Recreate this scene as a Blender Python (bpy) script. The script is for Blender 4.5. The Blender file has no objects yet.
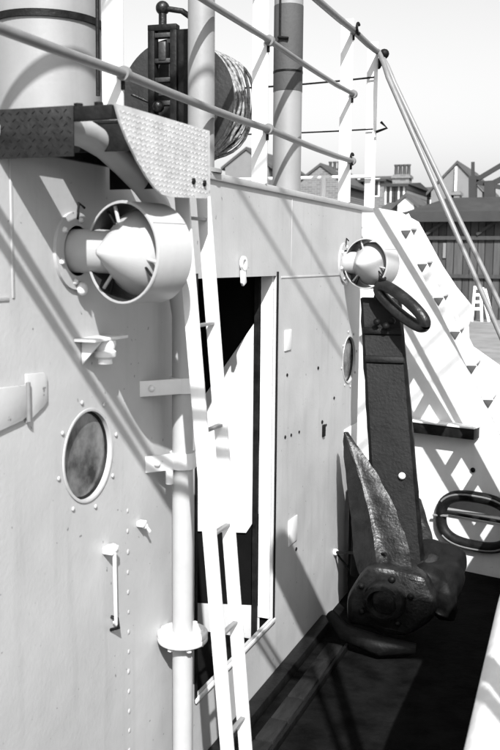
import bpy, bmesh, math, random
from mathutils import Vector, Matrix, noise
random.seed(7)
sc = bpy.context.scene
col = sc.collection
R = math.radians
V = Vector

# ------------------------------------------------------------ camera
FPX = 940.0
EYE = V((1.55, 0.0, 2.0))
PITCH, YAW, ROLL = R(6.975), R(21.236), R(0.5)
fw = V((-math.sin(YAW)*math.cos(PITCH), math.cos(YAW)*math.cos(PITCH), -math.sin(PITCH)))
rt = V((math.cos(YAW), math.sin(YAW), 0.0))
up = rt.cross(fw)
rt = (rt*math.cos(ROLL) + up*math.sin(ROLL)).normalized()
up = rt.cross(fw)
cd = bpy.data.cameras.new('camera'); cam = bpy.data.objects.new('camera', cd); col.objects.link(cam)
M3 = Matrix((rt, up, -fw)).transposed()
cam.matrix_world = Matrix.Translation(EYE) @ M3.to_4x4()
cd.sensor_fit = 'VERTICAL'; cd.sensor_height = 36.0; cd.lens = 36.0*FPX/750.0
cd.clip_start = 0.05; cd.clip_end = 6000
cd.dof.use_dof = True; cd.dof.focus_distance = 5.0; cd.dof.aperture_fstop = 5.6
sc.camera = cam

# ------------------------------------------------------------ sky and sun
SUN = V((1.0, -2.0, 1.9)).normalized()          # towards the sun
elev = math.asin(SUN.z); azim = math.atan2(SUN.x, SUN.y)
w = bpy.data.worlds.new('World'); sc.world = w; w.use_nodes = True
nt = w.node_tree; bg = nt.nodes['Background']
sky = nt.nodes.new('ShaderNodeTexSky'); sky.sky_type = 'NISHITA'; sky.sun_disc = False
sky.sun_elevation = elev; sky.sun_rotation = azim; sky.dust_density = 3.0; sky.air_density = 1.0; sky.ozone_density = 1.0
bw = nt.nodes.new('ShaderNodeSeparateColor')    # black and white film of its day: it saw the blue of the sky
nt.links.new(sky.outputs[0], bw.inputs[0]); nt.links.new(bw.outputs[2], bg.inputs[0]); bg.inputs[1].default_value = 0.10
sl = bpy.data.lights.new('sun', 'SUN'); sl.energy = 5.0; sl.angle = R(0.5); sl.color = (1, 1, 1)
so = bpy.data.objects.new('sun', sl); col.objects.link(so)
so.rotation_euler = SUN.to_track_quat('Z', 'Y').to_euler(); so.location = SUN*30
vs = sc.view_settings; vs.view_transform = 'Standard'; vs.look = 'None'; vs.gamma = 1; vs.exposure = 0.92
vs.use_curve_mapping = False

# ------------------------------------------------------------ materials (all neutral: black and white film)
def mat(name, g, rough=0.6, var=0.12, scale=6.0, bump=0.15, metal=0.0, bscale=60.0, dist=0.004, stain=0.0, stretch=(1, 1, 1), spots=0.0, g2=None, dents=0.0, spec=0.5):
    m = bpy.data.materials.new(name); m.use_nodes = True
    n = m.node_tree.nodes; L = m.node_tree.links; b = n['Principled BSDF']
    tc = n.new('ShaderNodeTexCoord'); mp = n.new('ShaderNodeMapping'); mp.inputs['Scale'].default_value = stretch
    L.new(tc.outputs['Object'], mp.inputs[0])
    nz = n.new('ShaderNodeTexNoise'); nz.inputs['Scale'].default_value = scale; nz.inputs['Detail'].default_value = 8; nz.inputs['Roughness'].default_value = 0.62
    L.new(mp.outputs[0], nz.inputs['Vector'])
    cr = n.new('ShaderNodeValToRGB'); e = cr.color_ramp.elements
    lo = g*(1-var) if g2 is None else g2; hi = g*(1+var)
    e[0].position = 0.34; e[0].color = (lo, lo, lo, 1); e[1].position = 0.66; e[1].color = (hi, hi, hi, 1)
    L.new(nz.outputs[0], cr.inputs[0]); out = cr.outputs[0]
    def mul(a, fac_socket, val):
        mx = n.new('ShaderNodeMixRGB'); mx.blend_type = 'MIX'
        L.new(fac_socket, mx.inputs[0]); L.new(a, mx.inputs[1]); mx.inputs[2].default_value = (val, val, val, 1); return mx.outputs[0]
    if stain:
        mp2 = n.new('ShaderNodeMapping'); mp2.inputs['Scale'].default_value = (9, 9, 0.9); L.new(tc.outputs['Object'], mp2.inputs[0])
        s = n.new('ShaderNodeTexNoise'); s.inputs['Scale'].default_value = 1.6; s.inputs['Detail'].default_value = 6; L.new(mp2.outputs[0], s.inputs['Vector'])
        r2 = n.new('ShaderNodeMapRange'); r2.inputs[1].default_value = 0.55; r2.inputs[2].default_value = 0.8; r2.inputs[4].default_value = stain; L.new(s.outputs[0], r2.inputs[0])
        out = mul(out, r2.outputs[0], g*0.55)
    if spots:
        s = n.new('ShaderNodeTexNoise'); s.inputs['Scale'].default_value = 38; s.inputs['Detail'].default_value = 3; L.new(tc.outputs['Object'], s.inputs['Vector'])
        r2 = n.new('ShaderNodeMapRange'); r2.inputs[1].default_value = 0.70; r2.inputs[2].default_value = 0.74; r2.inputs[4].default_value = spots; L.new(s.outputs[0], r2.inputs[0])
        out = mul(out, r2.outputs[0], g*0.25)
    L.new(out, b.inputs['Base Color'])
    b.inputs['Roughness'].default_value = rough; b.inputs['Metallic'].default_value = metal
    rr = n.new('ShaderNodeMapRange'); rr.inputs[3].default_value = max(0.05, rough-0.14); rr.inputs[4].default_value = min(1, rough+0.14)
    L.new(nz.outputs[0], rr.inputs[0]); L.new(rr.outputs[0], b.inputs['Roughness'])
    bn = n.new('ShaderNodeTexNoise'); bn.inputs['Scale'].default_value = bscale; bn.inputs['Detail'].default_value = 5; L.new(mp.outputs[0], bn.inputs['Vector'])
    bp = n.new('ShaderNodeBump'); bp.inputs['Strength'].default_value = bump; bp.inputs['Distance'].default_value = dist
    L.new(bn.outputs[0], bp.inputs['Height'])
    if dents:
        d = n.new('ShaderNodeTexNoise'); d.inputs['Scale'].default_value = 2.2; d.inputs['Detail'].default_value = 2; L.new(tc.outputs['Object'], d.inputs['Vector'])
        b2 = n.new('ShaderNodeBump'); b2.inputs['Strength'].default_value = dents; b2.inputs['Distance'].default_value = 0.03; L.new(d.outputs[0], b2.inputs['Height'])
        L.new(b2.outputs[0], bp.inputs['Normal'])
    L.new(bp.outputs[0], b.inputs['Normal']); b.inputs['Specular IOR Level'].default_value = spec
    return m

M = dict(
    wall=mat('grey_ship_paint', 0.375, 0.5, 0.09, 2.2, 0.25, stain=0.3, spots=0.8, dents=0.3, dist=0.003),
    white=mat('white_ship_paint', 0.62, 0.45, 0.05, 8, 0.2, stain=0.15, spots=0.35, dist=0.002),
    rail=mat('rail_paint', 0.15, 0.45, 0.1, 20, 0.2, dist=0.001),
    mast=mat('mast_paint', 0.20, 0.5, 0.06, 5, 0.15, stain=0.25),
    vent=mat('vent_paint', 0.34, 0.38, 0.05, 8, 0.15, stain=0.15, dist=0.002),
    black=mat('black_paint', 0.009, 0.5, 0.4, 15, 0.5, dist=0.004, g2=0.004, spec=0.12),
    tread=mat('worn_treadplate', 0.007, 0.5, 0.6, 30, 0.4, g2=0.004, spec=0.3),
    iron=mat('tarred_iron', 0.005, 0.55, 0.5, 14, 0.5, bscale=60, dist=0.004, g2=0.002, spec=0.13),
    wet=mat('oiled_iron', 0.008, 0.38, 0.6, 12, 0.8, bscale=60, dist=0.004, g2=0.003, spec=0.35),
    drum=mat('drum_paint', 0.015, 0.5, 0.2, 8, 0.4),
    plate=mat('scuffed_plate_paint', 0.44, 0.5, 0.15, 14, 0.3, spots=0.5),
    void=mat('painted_recess_shade', 0.006, 0.9, 0.2, spec=0.02),
    wire=mat('wire_rope', 0.20, 0.6, 0.5, 60, 0.6, bscale=150, dist=0.002, g2=0.04),
    deck=mat('dark_deck_coating', 0.0045, 0.9, 0.7, 7, 0.9, bscale=30, dist=0.006, g2=0.002, spec=0.03),
    margin=mat('worn_margin_board', 0.014, 0.75, 0.5, 12, 0.8, g2=0.008, spec=0.06, dist=0.006, stretch=(1, 0.25, 1)),
    glass=mat('porthole_glass', 0.13, 0.12, 0.5, 7, 0.1, g2=0.02, dist=0.001),
    dark=mat('dark_interior', 0.03, 0.8, 0.2),
    cap=mat('bulwark_cap_paint', 0.66, 0.6, 0.05, 9, 0.5, bscale=20, dist=0.008, stain=0.1),
    canvas=mat('canvas', 0.45, 0.9, 0.1, 10, 0.6),
    shedwood=mat('weathered_planks', 0.045, 0.85, 0.45, 3, 0.8, stretch=(6, 6, 0.5), g2=0.035),
    shedwood2=mat('darker_planks', 0.028, 0.85, 0.45, 3, 0.8, stretch=(6, 6, 0.5), g2=0.022),
    tar=mat('tarred_felt', 0.022, 0.8, 0.3, 2, 0.6),
    brick=mat('pale_brick', 0.30, 0.9, 0.25, 3, 0.4),
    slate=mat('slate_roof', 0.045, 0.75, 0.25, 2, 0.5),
    render_=mat('pale_render', 0.15, 0.9, 0.1, 1, 0.2),
    pane=mat('window_pane', 0.03, 0.15, 0.3),
    frame=mat('window_paint', 0.75, 0.6, 0.05),
    quay=mat('quay_ground', 0.16, 0.9, 0.3, 1.2, 0.6),
    water=mat('dock_water', 0.03, 0.12, 0.2, 1, 0.6, bscale=1.5, dist=0.08),
)
# brick courses on the far walls (too far off to pick apart)
def brickify(m, g):
    n = m.node_tree.nodes; L = m.node_tree.links; b = n['Principled BSDF']
    t = n.new('ShaderNodeTexBrick'); tc = n.new('ShaderNodeTexCoord'); mp = n.new('ShaderNodeMapping')
    mp.inputs['Rotation'].default_value = (R(90), 0, 0); L.new(tc.outputs['Object'], mp.inputs[0]); L.new(mp.outputs[0], t.inputs['Vector'])
    t.inputs['Scale'].default_value = 1; t.inputs['Brick Width'].default_value = 0.45; t.inputs['Row Height'].default_value = 0.15; t.inputs['Mortar Size'].default_value = 0.02
    t.inputs['Color1'].default_value = (g*1.15,)*3+(1,); t.inputs['Color2'].default_value = (g*0.7,)*3+(1,); t.inputs['Mortar'].default_value = (g*1.5,)*3+(1,)
    L.new(t.outputs[0], b.inputs['Base Color'])
brickify(M['brick'], 0.12)
# diamond tread pattern on the white plate is geometry; see below

# ------------------------------------------------------------ mesh helpers
class MB:
    def __init__(s): s.b = bmesh.new()
    def box(s, x0, x1, y0, y1, z0, z1, bev=0.0):
        mtx = Matrix.Translation(((x0+x1)/2, (y0+y1)/2, (z0+z1)/2)) @ Matrix.Diagonal((x1-x0, y1-y0, z1-z0, 1))
        r = bmesh.ops.create_cube(s.b, size=1, matrix=mtx)
        if bev: s._bev(r['verts'], bev)
        return s
    def obox(s, c, ax, ay, az, bev=0.0):
        """box centred at c with full-size edge vectors ax, ay, az"""
        m = Matrix((ax, ay, az)).transposed().to_4x4(); m.translation = V(c)
        r = bmesh.ops.create_cube(s.b, size=1, matrix=m)
        if m.to_3x3().determinant() < 0: bmesh.ops.reverse_faces(s.b, faces=list({f for v in r['verts'] for f in v.link_faces}))
        if bev: s._bev(r['verts'], bev)
        return s
    def _bev(s, vs, bev):
        es = list({e for v in vs for e in v.link_edges})
        bmesh.ops.bevel(s.b, geom=es, offset=bev, segments=2, affect='EDGES', profile=0.5)
    def tube(s, pts, r, seg=14, caps=True):
        pts = [V(p) for p in pts]; n = len(pts); rs = r if isinstance(r, (list, tuple)) else [r]*n
        rings = []; T0 = (pts[1]-pts[0]).normalized()
        N = T0.orthogonal().normalized()
        for i, p in enumerate(pts):
            T = (pts[min(i+1, n-1)]-pts[max(i-1, 0)]).normalized()
            N = (N - T*N.dot(T)).normalized(); B = T.cross(N)
            rings.append([s.b.verts.new(p + (N*math.cos(a)+B*math.sin(a))*rs[i]) for a in [2*math.pi*k/seg for k in range(seg)]])
        for a, b in zip(rings, rings[1:]):
            for k in range(seg):
                f = s.b.faces.new((a[k], a[(k+1) % seg], b[(k+1) % seg], b[k])); f.smooth = True
        if caps:
            s.b.faces.new(rings[0][::-1]); s.b.faces.new(rings[-1])
        return s
    def lathe(s, prof, o, axis, seg=40, close=False):
        """prof: list of (radius, distance along axis)"""
        o = V(o); T = V(axis).normalized(); N = T.orthogonal().normalized(); B = T.cross(N)
        rings = []
        for (r, d) in prof:
            if r < 1e-6: rings.append([s.b.verts.new(o+T*d)]*seg)
            else: rings.append([s.b.verts.new(o+T*d+(N*math.cos(2*math.pi*k/seg)+B*math.sin(2*math.pi*k/seg))*r) for k in range(seg)])
        pr_ = list(zip(rings, rings[1:]))
        if close: pr_.append((rings[-1], rings[0]))
        for a, b in pr_:
            for k in range(seg):
                vv = [a[k], a[(k+1) % seg], b[(k+1) % seg], b[k]]
                u = []
                for q in vv:
                    if q not in u: u.append(q)
                if len(u) > 2:
                    f = s.b.faces.new(u); f.smooth = True
        return s
    def ball(s, c, r, sub=2, sq=(1, 1, 1)):
        m = Matrix.Translation(V(c)) @ Matrix.Diagonal((r*sq[0], r*sq[1], r*sq[2], 1))
        q = bmesh.ops.create_icosphere(s.b, subdivisions=sub, radius=1, matrix=m)
        for v in q['verts']:
            for f in v.link_faces: f.smooth = True
        return s
    def prism(s, pts, ext, bev=0.0):
        """closed outline pts (3D, coplanar), extruded by vector ext"""
        e = V(ext); a = [s.b.verts.new(V(p)) for p in pts]; b = [s.b.verts.new(V(p)+e) for p in pts]
        s.b.faces.new(a[::-1]); s.b.faces.new(b)
        for k in range(len(a)): s.b.faces.new((a[k], a[(k+1) % len(a)], b[(k+1) % len(a)], b[k]))
        if bev:
            s._bev(a+b, bev)
        return s
    def rough(s, amp, sc_, cuts=0):
        if cuts: bmesh.ops.subdivide_edges(s.b, edges=list(s.b.edges), cuts=cuts, use_grid_fill=True)
        s.b.normal_update()
        for v in s.b.verts: v.co += v.normal*noise.noise(v.co*sc_)*amp
        return s
    def build(s, name, m, parent=None, smooth=None, seg_angle=None):
        bmesh.ops.recalc_face_normals(s.b, faces=s.b.faces)
        me = bpy.data.meshes.new(name); s.b.to_mesh(me); s.b.free(); me.materials.append(m)
        if smooth:
            for p in me.polygons: p.use_smooth = True
            me.set_sharp_from_angle(angle=R(smooth))
        else: me.set_sharp_from_angle(angle=R(40))
        o = bpy.data.objects.new(name, me); col.objects.link(o)
        if parent is not None: place(o, parent)
        return o
def wloc(p):
    v = V(p.location)
    return v + (wloc(p.parent) if p.parent else V((0, 0, 0)))
def place(o, parent):
    o.parent = parent; o.location = V(o.location) - wloc(parent)
def thing(name, label, cat, loc=(0, 0, 0), group=None):
    o = bpy.data.objects.new(name, None); col.objects.link(o); o.location = loc; o.empty_display_size = 0.1
    o['label'] = label; o['category'] = cat
    if group: o['group'] = group
    return o
def tag(o, label, cat, group=None):
    o['label'] = label; o['category'] = cat
    if group: o['group'] = group
    return o
def struct(o): o['kind'] = 'structure'; return o
def clone(o, parent, d):
    c = o.copy(); col.objects.link(c); c.parent = parent; c.location = V(o.location)+V(d); return c
def copy_tree(o, loc, label):
    c = o.copy(); col.objects.link(c); c.location = loc; c['label'] = label
    for ch in list(o.children):
        k = ch.copy(); col.objects.link(k); k.parent = c
        for g in list(ch.children):
            q = g.copy(); col.objects.link(q); q.parent = k
    return c
def cut(o, cutters):
    for c in cutters:
        md = o.modifiers.new('cut', 'BOOLEAN'); md.operation = 'DIFFERENCE'; md.object = c; md.solver = 'EXACT'
    dg = bpy.context.evaluated_depsgraph_get(); me = bpy.data.meshes.new_from_object(o.evaluated_get(dg))
    if 'custom_normal' in me.attributes: me.attributes.remove(me.attributes['custom_normal'])
    for p in me.polygons: p.use_smooth = False
    o.modifiers.clear(); o.data = me; me.name = o.name
    for c in cutters: bpy.data.objects.remove(c, do_unlink=True)
def ray(px, py): return rt*((px-250)/FPX) - up*((py-375)/FPX) + fw
def at_y(px, py, Y): v = ray(px, py); return EYE + v*((Y-EYE.y)/v.y)
def at_x(px, py, X=0.0): v = ray(px, py); return EYE + v*((X-EYE.x)/v.x)
def arc(c, u, v, r, a0, a1, n): return [V(c)+V(u)*math.cos(R(a0+(a1-a0)*i/n))*r+V(v)*math.sin(R(a0+(a1-a0)*i/n))*r for i in range(n+1)]

DZ = -0.16; TOP = 2.32

# ------------------------------------------------------------ setting: water, quay, deck
struct(MB().box(-2500, 2500, -600, 4500, -2.2, -1.6).build('water', M['water']))
struct(MB().box(-400, 500, 13.5, 900, -1.59, 0.45, 0.0).build('quay', M['quay']))
struct(MB().prism([(-2.6, -3, DZ-.1), (1.42, -3, DZ-.1), (1.42, 5.5, DZ-.1), (1.30, 6.36, DZ-.1), (-1.2, 6.98, DZ-.1), (-2.6, 6.98, DZ-.1)], (0, 0, .1)).build('deck', M['deck']))

# ------------------------------------------------------------ deckhouse
dh = thing('deckhouse', 'pale grey steel deckhouse side with two portholes and a doorway, running along the deck', 'deckhouse', (0, 0, DZ))
D0, D1, S0, S1 = 3.40, 4.335, 0.19, 1.925
wall = MB().box(-.014, 0, -2.5, 5.93, DZ, TOP).build('side_wall', M['wall'])
cuts = []
cuts.append(MB().box(-.3, .3, D0, D1, S0, S1).build('c', M['wall']))
PH = [(2.566, 1.375), (5.705, 1.385)]
PR = 0.148
for (y, z) in PH: cuts.append(MB().lathe([(0, -.2), (PR, -.2), (PR, .2), (0, .2)], (0, y, z), (1, 0, 0), 48).build('c', M['wall']))
cut(wall, cuts); place(wall, dh)
# rounded forward corner and front wall
mb = MB(); a = arc((-.14, 5.93, 0), (1, 0, 0), (0, 1, 0), .14, 0, 90, 10); b2 = arc((-.14, 5.93, 0), (1, 0, 0), (0, 1, 0), .128, 0, 90, 10)
mb.prism([V((p.x, p.y, DZ)) for p in a]+[V((p.x, p.y, DZ)) for p in reversed(b2)], (0, 0, TOP-DZ)).build('corner_plate', M['wall'], dh, smooth=40)
MB().box(-2.4, -.14, 6.056, 6.07, DZ, TOP).build('front_wall', M['wall'], dh)
MB().box(-2.414, -2.4, -2.5, 6.07, DZ, TOP).build('far_side_wall', M['wall'], dh)
MB().box(-2.43, .012, -2.5, 6.2, TOP, TOP+.03, .004).build('roof_plate', M['wall'], dh)
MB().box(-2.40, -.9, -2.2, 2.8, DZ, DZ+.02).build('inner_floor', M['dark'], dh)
# recess behind the doorway, its deep shade put in as black surfaces
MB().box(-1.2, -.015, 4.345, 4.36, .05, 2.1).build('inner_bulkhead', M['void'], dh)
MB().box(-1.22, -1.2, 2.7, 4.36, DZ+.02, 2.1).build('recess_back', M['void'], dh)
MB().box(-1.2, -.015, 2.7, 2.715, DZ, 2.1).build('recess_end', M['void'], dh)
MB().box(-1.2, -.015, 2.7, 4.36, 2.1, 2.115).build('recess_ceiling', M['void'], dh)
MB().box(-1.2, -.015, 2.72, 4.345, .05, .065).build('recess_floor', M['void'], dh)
MB().prism([at_y(px, py, 4.33) for px, py in ((259, 316), (186, 422), (186, 531), (246, 533), (262.5, 508), (262.5, 470), (259, 466))], (0, .01, 0), .002).build('sun_patch_panel', M['white'], dh)  # outline cut as the sunlit patch, shaded part left black
MB().prism([at_y(px, py, 4.33) for px, py in ((259, 606), (186, 603), (186, 690), (259, 690))], (0, .01, 0), .002).build('lower_sun_patch', M['wall'], dh)  # pale panel for the lit strip below the shadow band
# frame of the doorway: jamb strips
MB().box(-.075, -.016, 4.322, 4.343, S0, S1).build('door_jamb', M['white'], dh)
MB().box(-.105, -.08, 4.31, 4.344, .07, 2.09).build('gap_strip', M['black'], dh)  # black strip drawn along the gap beside the jamb
MB().box(0.001, .006, D0-.02, D0, S0-.02, S1+.02).build('door_edge', M['black'], dh)
MB().box(0.001, .006, D1, D1+.018, S0, S1+.02).build('door_edge', M['black'], dh)
MB().box(0.001, .012, D0-.02, D1+.018, S0-.022, S0-.002, .003).build('door_sill', M['white'], dh)
# seams, straps and small fittings
for (y0, y1, z0, z1, t) in [(-2.5, 2.16, 1.883, 1.895, .003), (4.40, 5.5, 1.912, 1.921, .003), (2.176, 2.186, 1.89, 2.31, .003), (4.55, 4.556, 1.93, 2.31, .002)]:
    MB().box(0, t, y0, y1, z0, z1, .001).build('weld_seam', M['wall'], dh)
rv = MB()
z = 1.13
while z > DZ+.05:
    rv.ball((.001, 2.822+random.uniform(-.002, .002), z), random.uniform(.006, .0085), 2, (.35, 1, 1.25)); z -= random.choice((.073, .073, .075, .146))
for yy in (2.44,):
    pass
rv.build('rivets', M['wall'], dh)['kind'] = 'stuff'
def porthole(y, z):
    ring = MB().lathe([(PR-.006, -.03), (PR+.001, -.03), (PR+.001, .001), (PR+.005, .001), (PR+.004, .004), (PR, .005), (PR-.006, .003)], (0, y, z), (1, 0, 0), 48, True).build('porthole', M['wall'], dh)
    g = MB().lathe([(0, -.024), (PR-.006, -.024), (PR-.006, -.018), (0, -.028)], (0, y, z), (1, 0, 0), 48).build('glass', M['glass'], ring)
    for k in range(8):
        a = R(45*k+12); bo = MB().ball((.003, y+math.cos(a)*.180, z+math.sin(a)*.180), .008, 2, (.5, 1, 1)).build('bolt', M['wall'], ring)
    MB().lathe([(PR-.014, -.018), (PR-.006, -.018), (PR-.006, -.012), (PR-.012, -.012)], (0, y, z), (1, 0, 0), 48, True).build('glass_bezel', M['black'], ring)
for p in PH: porthole(*p)
# hinged flap plate with its pin (left edge)
fl = MB().prism([(.001, 2.02, 1.655), (.001, 2.222, 1.645), (.001, 2.225, 1.555), (.001, 2.20, 1.545), (.001, 2.02, 1.525)], (.010, 0, 0), .003).build('flap_plate', M['wall'], dh)
MB().prism([(.001, 2.225, 1.675), (.001, 2.315, 1.67), (.001, 2.33, 1.655), (.001, 2.33, 1.585), (.001, 2.31, 1.57), (.001, 2.225, 1.535)], (.008, 0, 0), .002).build('hinge_leaf', M['wall'], fl)
MB().tube([(.014, 2.224, 1.54), (.014, 2.224, 1.652)], .007).build('hinge_pin', M['rail'], fl)
# door hook rod
hk = MB().tube([(.035, 2.666, 1.035), (.035, 2.672, .80), (.03, 2.683, .775), (.012, 2.70, .772)], [.007, .006, .006, .005], 10).build('door_hook', M['white'], dh)
MB().box(0, .04, 2.645, 2.69, 1.025, 1.05, .004).ball((.03, 2.667, 1.043), .017, 2).build('eye_plate', M['white'], hk)
MB().tube([(.0, 2.70, .79), (.022, 2.705, .785), (.03, 2.70, .755), (.0, 2.695, .745)], .006, 8).build('staple', M['iron'], hk)
# small bent lug
MB().box(0, .028, 2.885, 2.915, 1.055, 1.075, .003).ball((.02, 2.915, 1.052), .011).tube([(.02, 2.91, 1.06), (.03, 2.93, 1.03)], .006, 8).build('lug', M['white'], dh)
# shelf bracket with clamp under the near vent
br = MB().box(0, .075, 2.49, 2.70, 1.745, 1.755, .002).build('shelf_bracket', M['white'], dh)
MB().prism([(.003, 2.53, 1.744), (.07, 2.53, 1.744), (.003, 2.53, 1.67)], (0, .008, 0)).build('web', M['white'], br)
MB().lathe([(0, 0), (.034, 0), (.036, -.012), (.030, -.03), (.036, -.036), (.034, -.052), (.022, -.06), (.024, -.075), (0, -.077)], (.045, 2.60, 1.744), (0, 0, 1), 24).build('clamp', M['white'], br)
# lifting lug above the door
lg = MB().lathe([(.018, -.006), (.032, -.006), (.032, .006), (.018, .006)], (.014, 3.865, 1.985), (1, 0, 0), 20, True)
lg.build('lifting_eye', M['white'], dh)
MB().prism([(.006, 3.84, 1.955), (.006, 3.885, 1.955), (.006, 3.895, 1.90), (.006, 3.86, 1.885), (.006, 3.845, 1.90)], (.012, 0, 0), .003).build('tongue', M['white'], dh)
# doublers and marks on the far half
for (y0, y1, z0, z1) in [(4.46, 4.56, 1.545, 1.65), (4.56, 4.70, .50, .64), (5.62, 5.925, .78, .95)]:
    MB().box(0, .007, y0, y1, z0, z1, .003).build('doubler_plate', M['white'], dh)
for (px, py) in [(285, 437), (291, 435), (299, 432), (322, 422), (326, 425), (324, 432), (318, 368), (287, 375), (334, 398), (296, 549)]:
    q = at_x(px, py); MB().ball((.001, q.y, q.z), random.uniform(.008, .014), 2, (.5, 1.2, .9)).build('bolt', M['black' if px != 318 else 'iron'], dh)
for (px, py) in [(323, 428)]:
    q = at_x(px, py); MB().box(0, .012, q.y-.02, q.y+.02, q.z-.05, q.z+.02, .003).build('clip', M['iron'], dh)

# ------------------------------------------------------------ wing platform over the side wall
PX, PY0, PY1 = 0.345, 2.13, 2.70
pf = thing('platform', 'small checkered steel platform at the top of the upright ladder', 'platform', (0, PY0, TOP+.04))
ZT = 2.385
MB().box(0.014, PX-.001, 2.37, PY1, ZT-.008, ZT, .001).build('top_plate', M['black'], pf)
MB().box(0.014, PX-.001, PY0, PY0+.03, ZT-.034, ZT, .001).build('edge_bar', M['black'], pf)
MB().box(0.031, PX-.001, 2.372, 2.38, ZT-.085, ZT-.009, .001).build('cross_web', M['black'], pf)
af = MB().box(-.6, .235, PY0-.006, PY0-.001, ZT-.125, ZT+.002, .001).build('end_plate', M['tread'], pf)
tr = MB()
for i in range(34):
    for j in range(7):
        cx = -.58+i*.024+(j % 2)*.012; cz = ZT-.115+j*.0175
        if cx > .225: continue
        d = 1 if (i+j) % 2 else -1
        tr.obox((cx, PY0-.0072, cz), V((.009, 0, .007*d)), V((0, .0014, 0)), V((-.0012*d, 0, .0015)))
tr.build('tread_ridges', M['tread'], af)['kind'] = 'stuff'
# side plate with curved lower edge, seen as the bright treadplate
sp = [at_x(px, py, PX) for px, py in ((113, 103), (208, 131), (208.5, 196), (204, 198.5), (168, 197), (160, 194.5), (153, 188), (145, 177), (135, 160), (125, 139), (118, 121))]
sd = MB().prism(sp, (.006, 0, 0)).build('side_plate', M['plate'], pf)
tr = MB()
def inside(y, z):
    n = False; q = [V(p) for p in sp]
    for k in range(len(q)):
        p1, p2 = q[k], q[k-1]
        if (p1.z > z) != (p2.z > z) and y < (p2.y-p1.y)*(z-p1.z)/(p2.z-p1.z)+p1.y: n = not n
    return n
for i in range(44):
    for j in range(16):
        y = PY0+.01+i*.013+(j % 2)*.008; z = 2.19+j*.014
        if inside(y, z) and inside(y+.008, z-.006) and inside(y-.008, z+.006):
            d = 1 if (i+j) % 2 else -1
            tr.obox((PX+.0064, y, z), V((0, .008, .006*d)), V((0, -.001*d, .0014)), V((.0012, 0, 0)))
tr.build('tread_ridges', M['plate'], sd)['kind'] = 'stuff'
MB().box(.014, PX-.002, PY1-.006, PY1-.001, 2.22, ZT-.01).build('end_web', M['black'], pf)
MB().box(.014, .03, PY0+.001, PY1-.007, 2.29, ZT-.009).build('edge_angle', M['black'], pf)
for y in (2.60, 2.68): MB().lathe([(0, 0), (.010, 0), (.009, .006), (0, .007)], (PX+.006, y, 2.232), (1, 0, 0), 8).build('bolt', M['iron'], pf)
for y in (2.10, 2.16): MB().lathe([(0, 0), (.012, 0), (.012, .01), (0, .011)], (.235+(y-2.1)*1.0, PY0+.02, ZT), (0, 0, 1), 6).build('bolt', M['iron'], pf)

# ------------------------------------------------------------ upright ladder (two flat stringers and rungs)
ld = thing('upright_ladder', 'white upright ladder leaning from the checkered platform down to the deck', 'ladder', (.52, 2.72, DZ))
TOPX, BOTX = .27, .475
for (yt, yb) in ((2.69, 2.72), (2.855, 2.865)):
    a = V((TOPX, yt, 2.215)); b = V((BOTX, yb, DZ)); ax = (a-b); 
    MB().obox((a+b)/2, V((.048, 0, .005)), V((0, .010, 0)), ax, .002).build('stringer', M['white'], ld)
for k in range(7):
    t = (k+.75)/7; x = BOTX+(TOPX-BOTX)*t; z = DZ+(2.215-DZ)*t
    MB().obox((x, 2.775+.03*(1-t), z), V((.018, 0, 0)), V((0, .155, 0)), V((0, 0, .010)), .002).build('rung', M['rail'], ld)

# ------------------------------------------------------------ down pipe with flange and clamps
pp = thing('down_pipe', 'white vertical pipe with a bolted flange, bending aft under the platform', 'pipe', (.08, 3.09, DZ))
PXX, PYY = .085, 3.09
path = [(PXX, PYY, DZ), (PXX, PYY, 1.0), (PXX, PYY, 1.95)]
path = path[:2]+[(PXX, PYY, 1.80), at_y(174, 262, 3.06), at_y(169, 232, 3.0), at_y(158, 205, 2.88), at_y(143, 184, 2.74), at_y(124, 164, 2.58), at_y(105, 146, 2.43), at_y(84, 133, 2.29), at_y(62, 127, 2.16), at_y(58, 126, 2.135)]
MB().tube(path, [.039]*3+[.039]*(len(path)-3), 24).build('pipe_run', M['vent'], pp)
fl = MB().lathe([(.039, -.018), (.092, -.018), (.095, -.014), (.095, -.002), (.092, .002), (.039, .002)], (PXX, PYY, .585), (0, 0, 1), 40, True).build('flange', M['white'], pp)
MB().lathe([(.039, .003), (.092, .003), (.095, .006), (.095, .018), (.092, .022), (.039, .022)], (PXX, PYY, .585), (0, 0, 1), 40, True).build('flange', M['white'], pp)
for k in range(6):
    a = R(60*k+15); p = V((PXX+.07*math.cos(a), PYY+.07*math.sin(a), .585))
    MB().lathe([(0, .02), (.012, .02), (.012, .034), (0, .034)], p, (0, 0, 1), 6).build('nut', M['white'], pp)
    MB().lathe([(0, -.035), (.011, -.035), (.011, -.018), (0, -.018)], p, (0, 0, 1), 6).build('bolt', M['white'], pp)
for (z, h, y) in ((1.545, .028, 2.92), (1.265, .03, 2.96)):
    MB().obox(((.065), y+.085, z), V((.13, .17, 0)).normalized()*.22, V((0, 0, h*2)), V((.17, -.13, 0)).normalized()*.008, .002).build('clamp', M['white'], pp)
    MB().lathe([(.040, -h), (.048, -h), (.048, h), (.040, h)], (PXX, PYY, z), (0, 0, 1), 28, True).build('clamp', M['white'], pp)
    MB().ball((.03, y+.03, z), .013, 2).build('bolt', M['white'], pp)
MB().lathe([(0, -.05), (.014, -.05), (.014, .0), (0, .0)], (.06, 3.03, 1.235), (0, 0, 1), 12).build('bolt', M['white'], pp)

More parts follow.
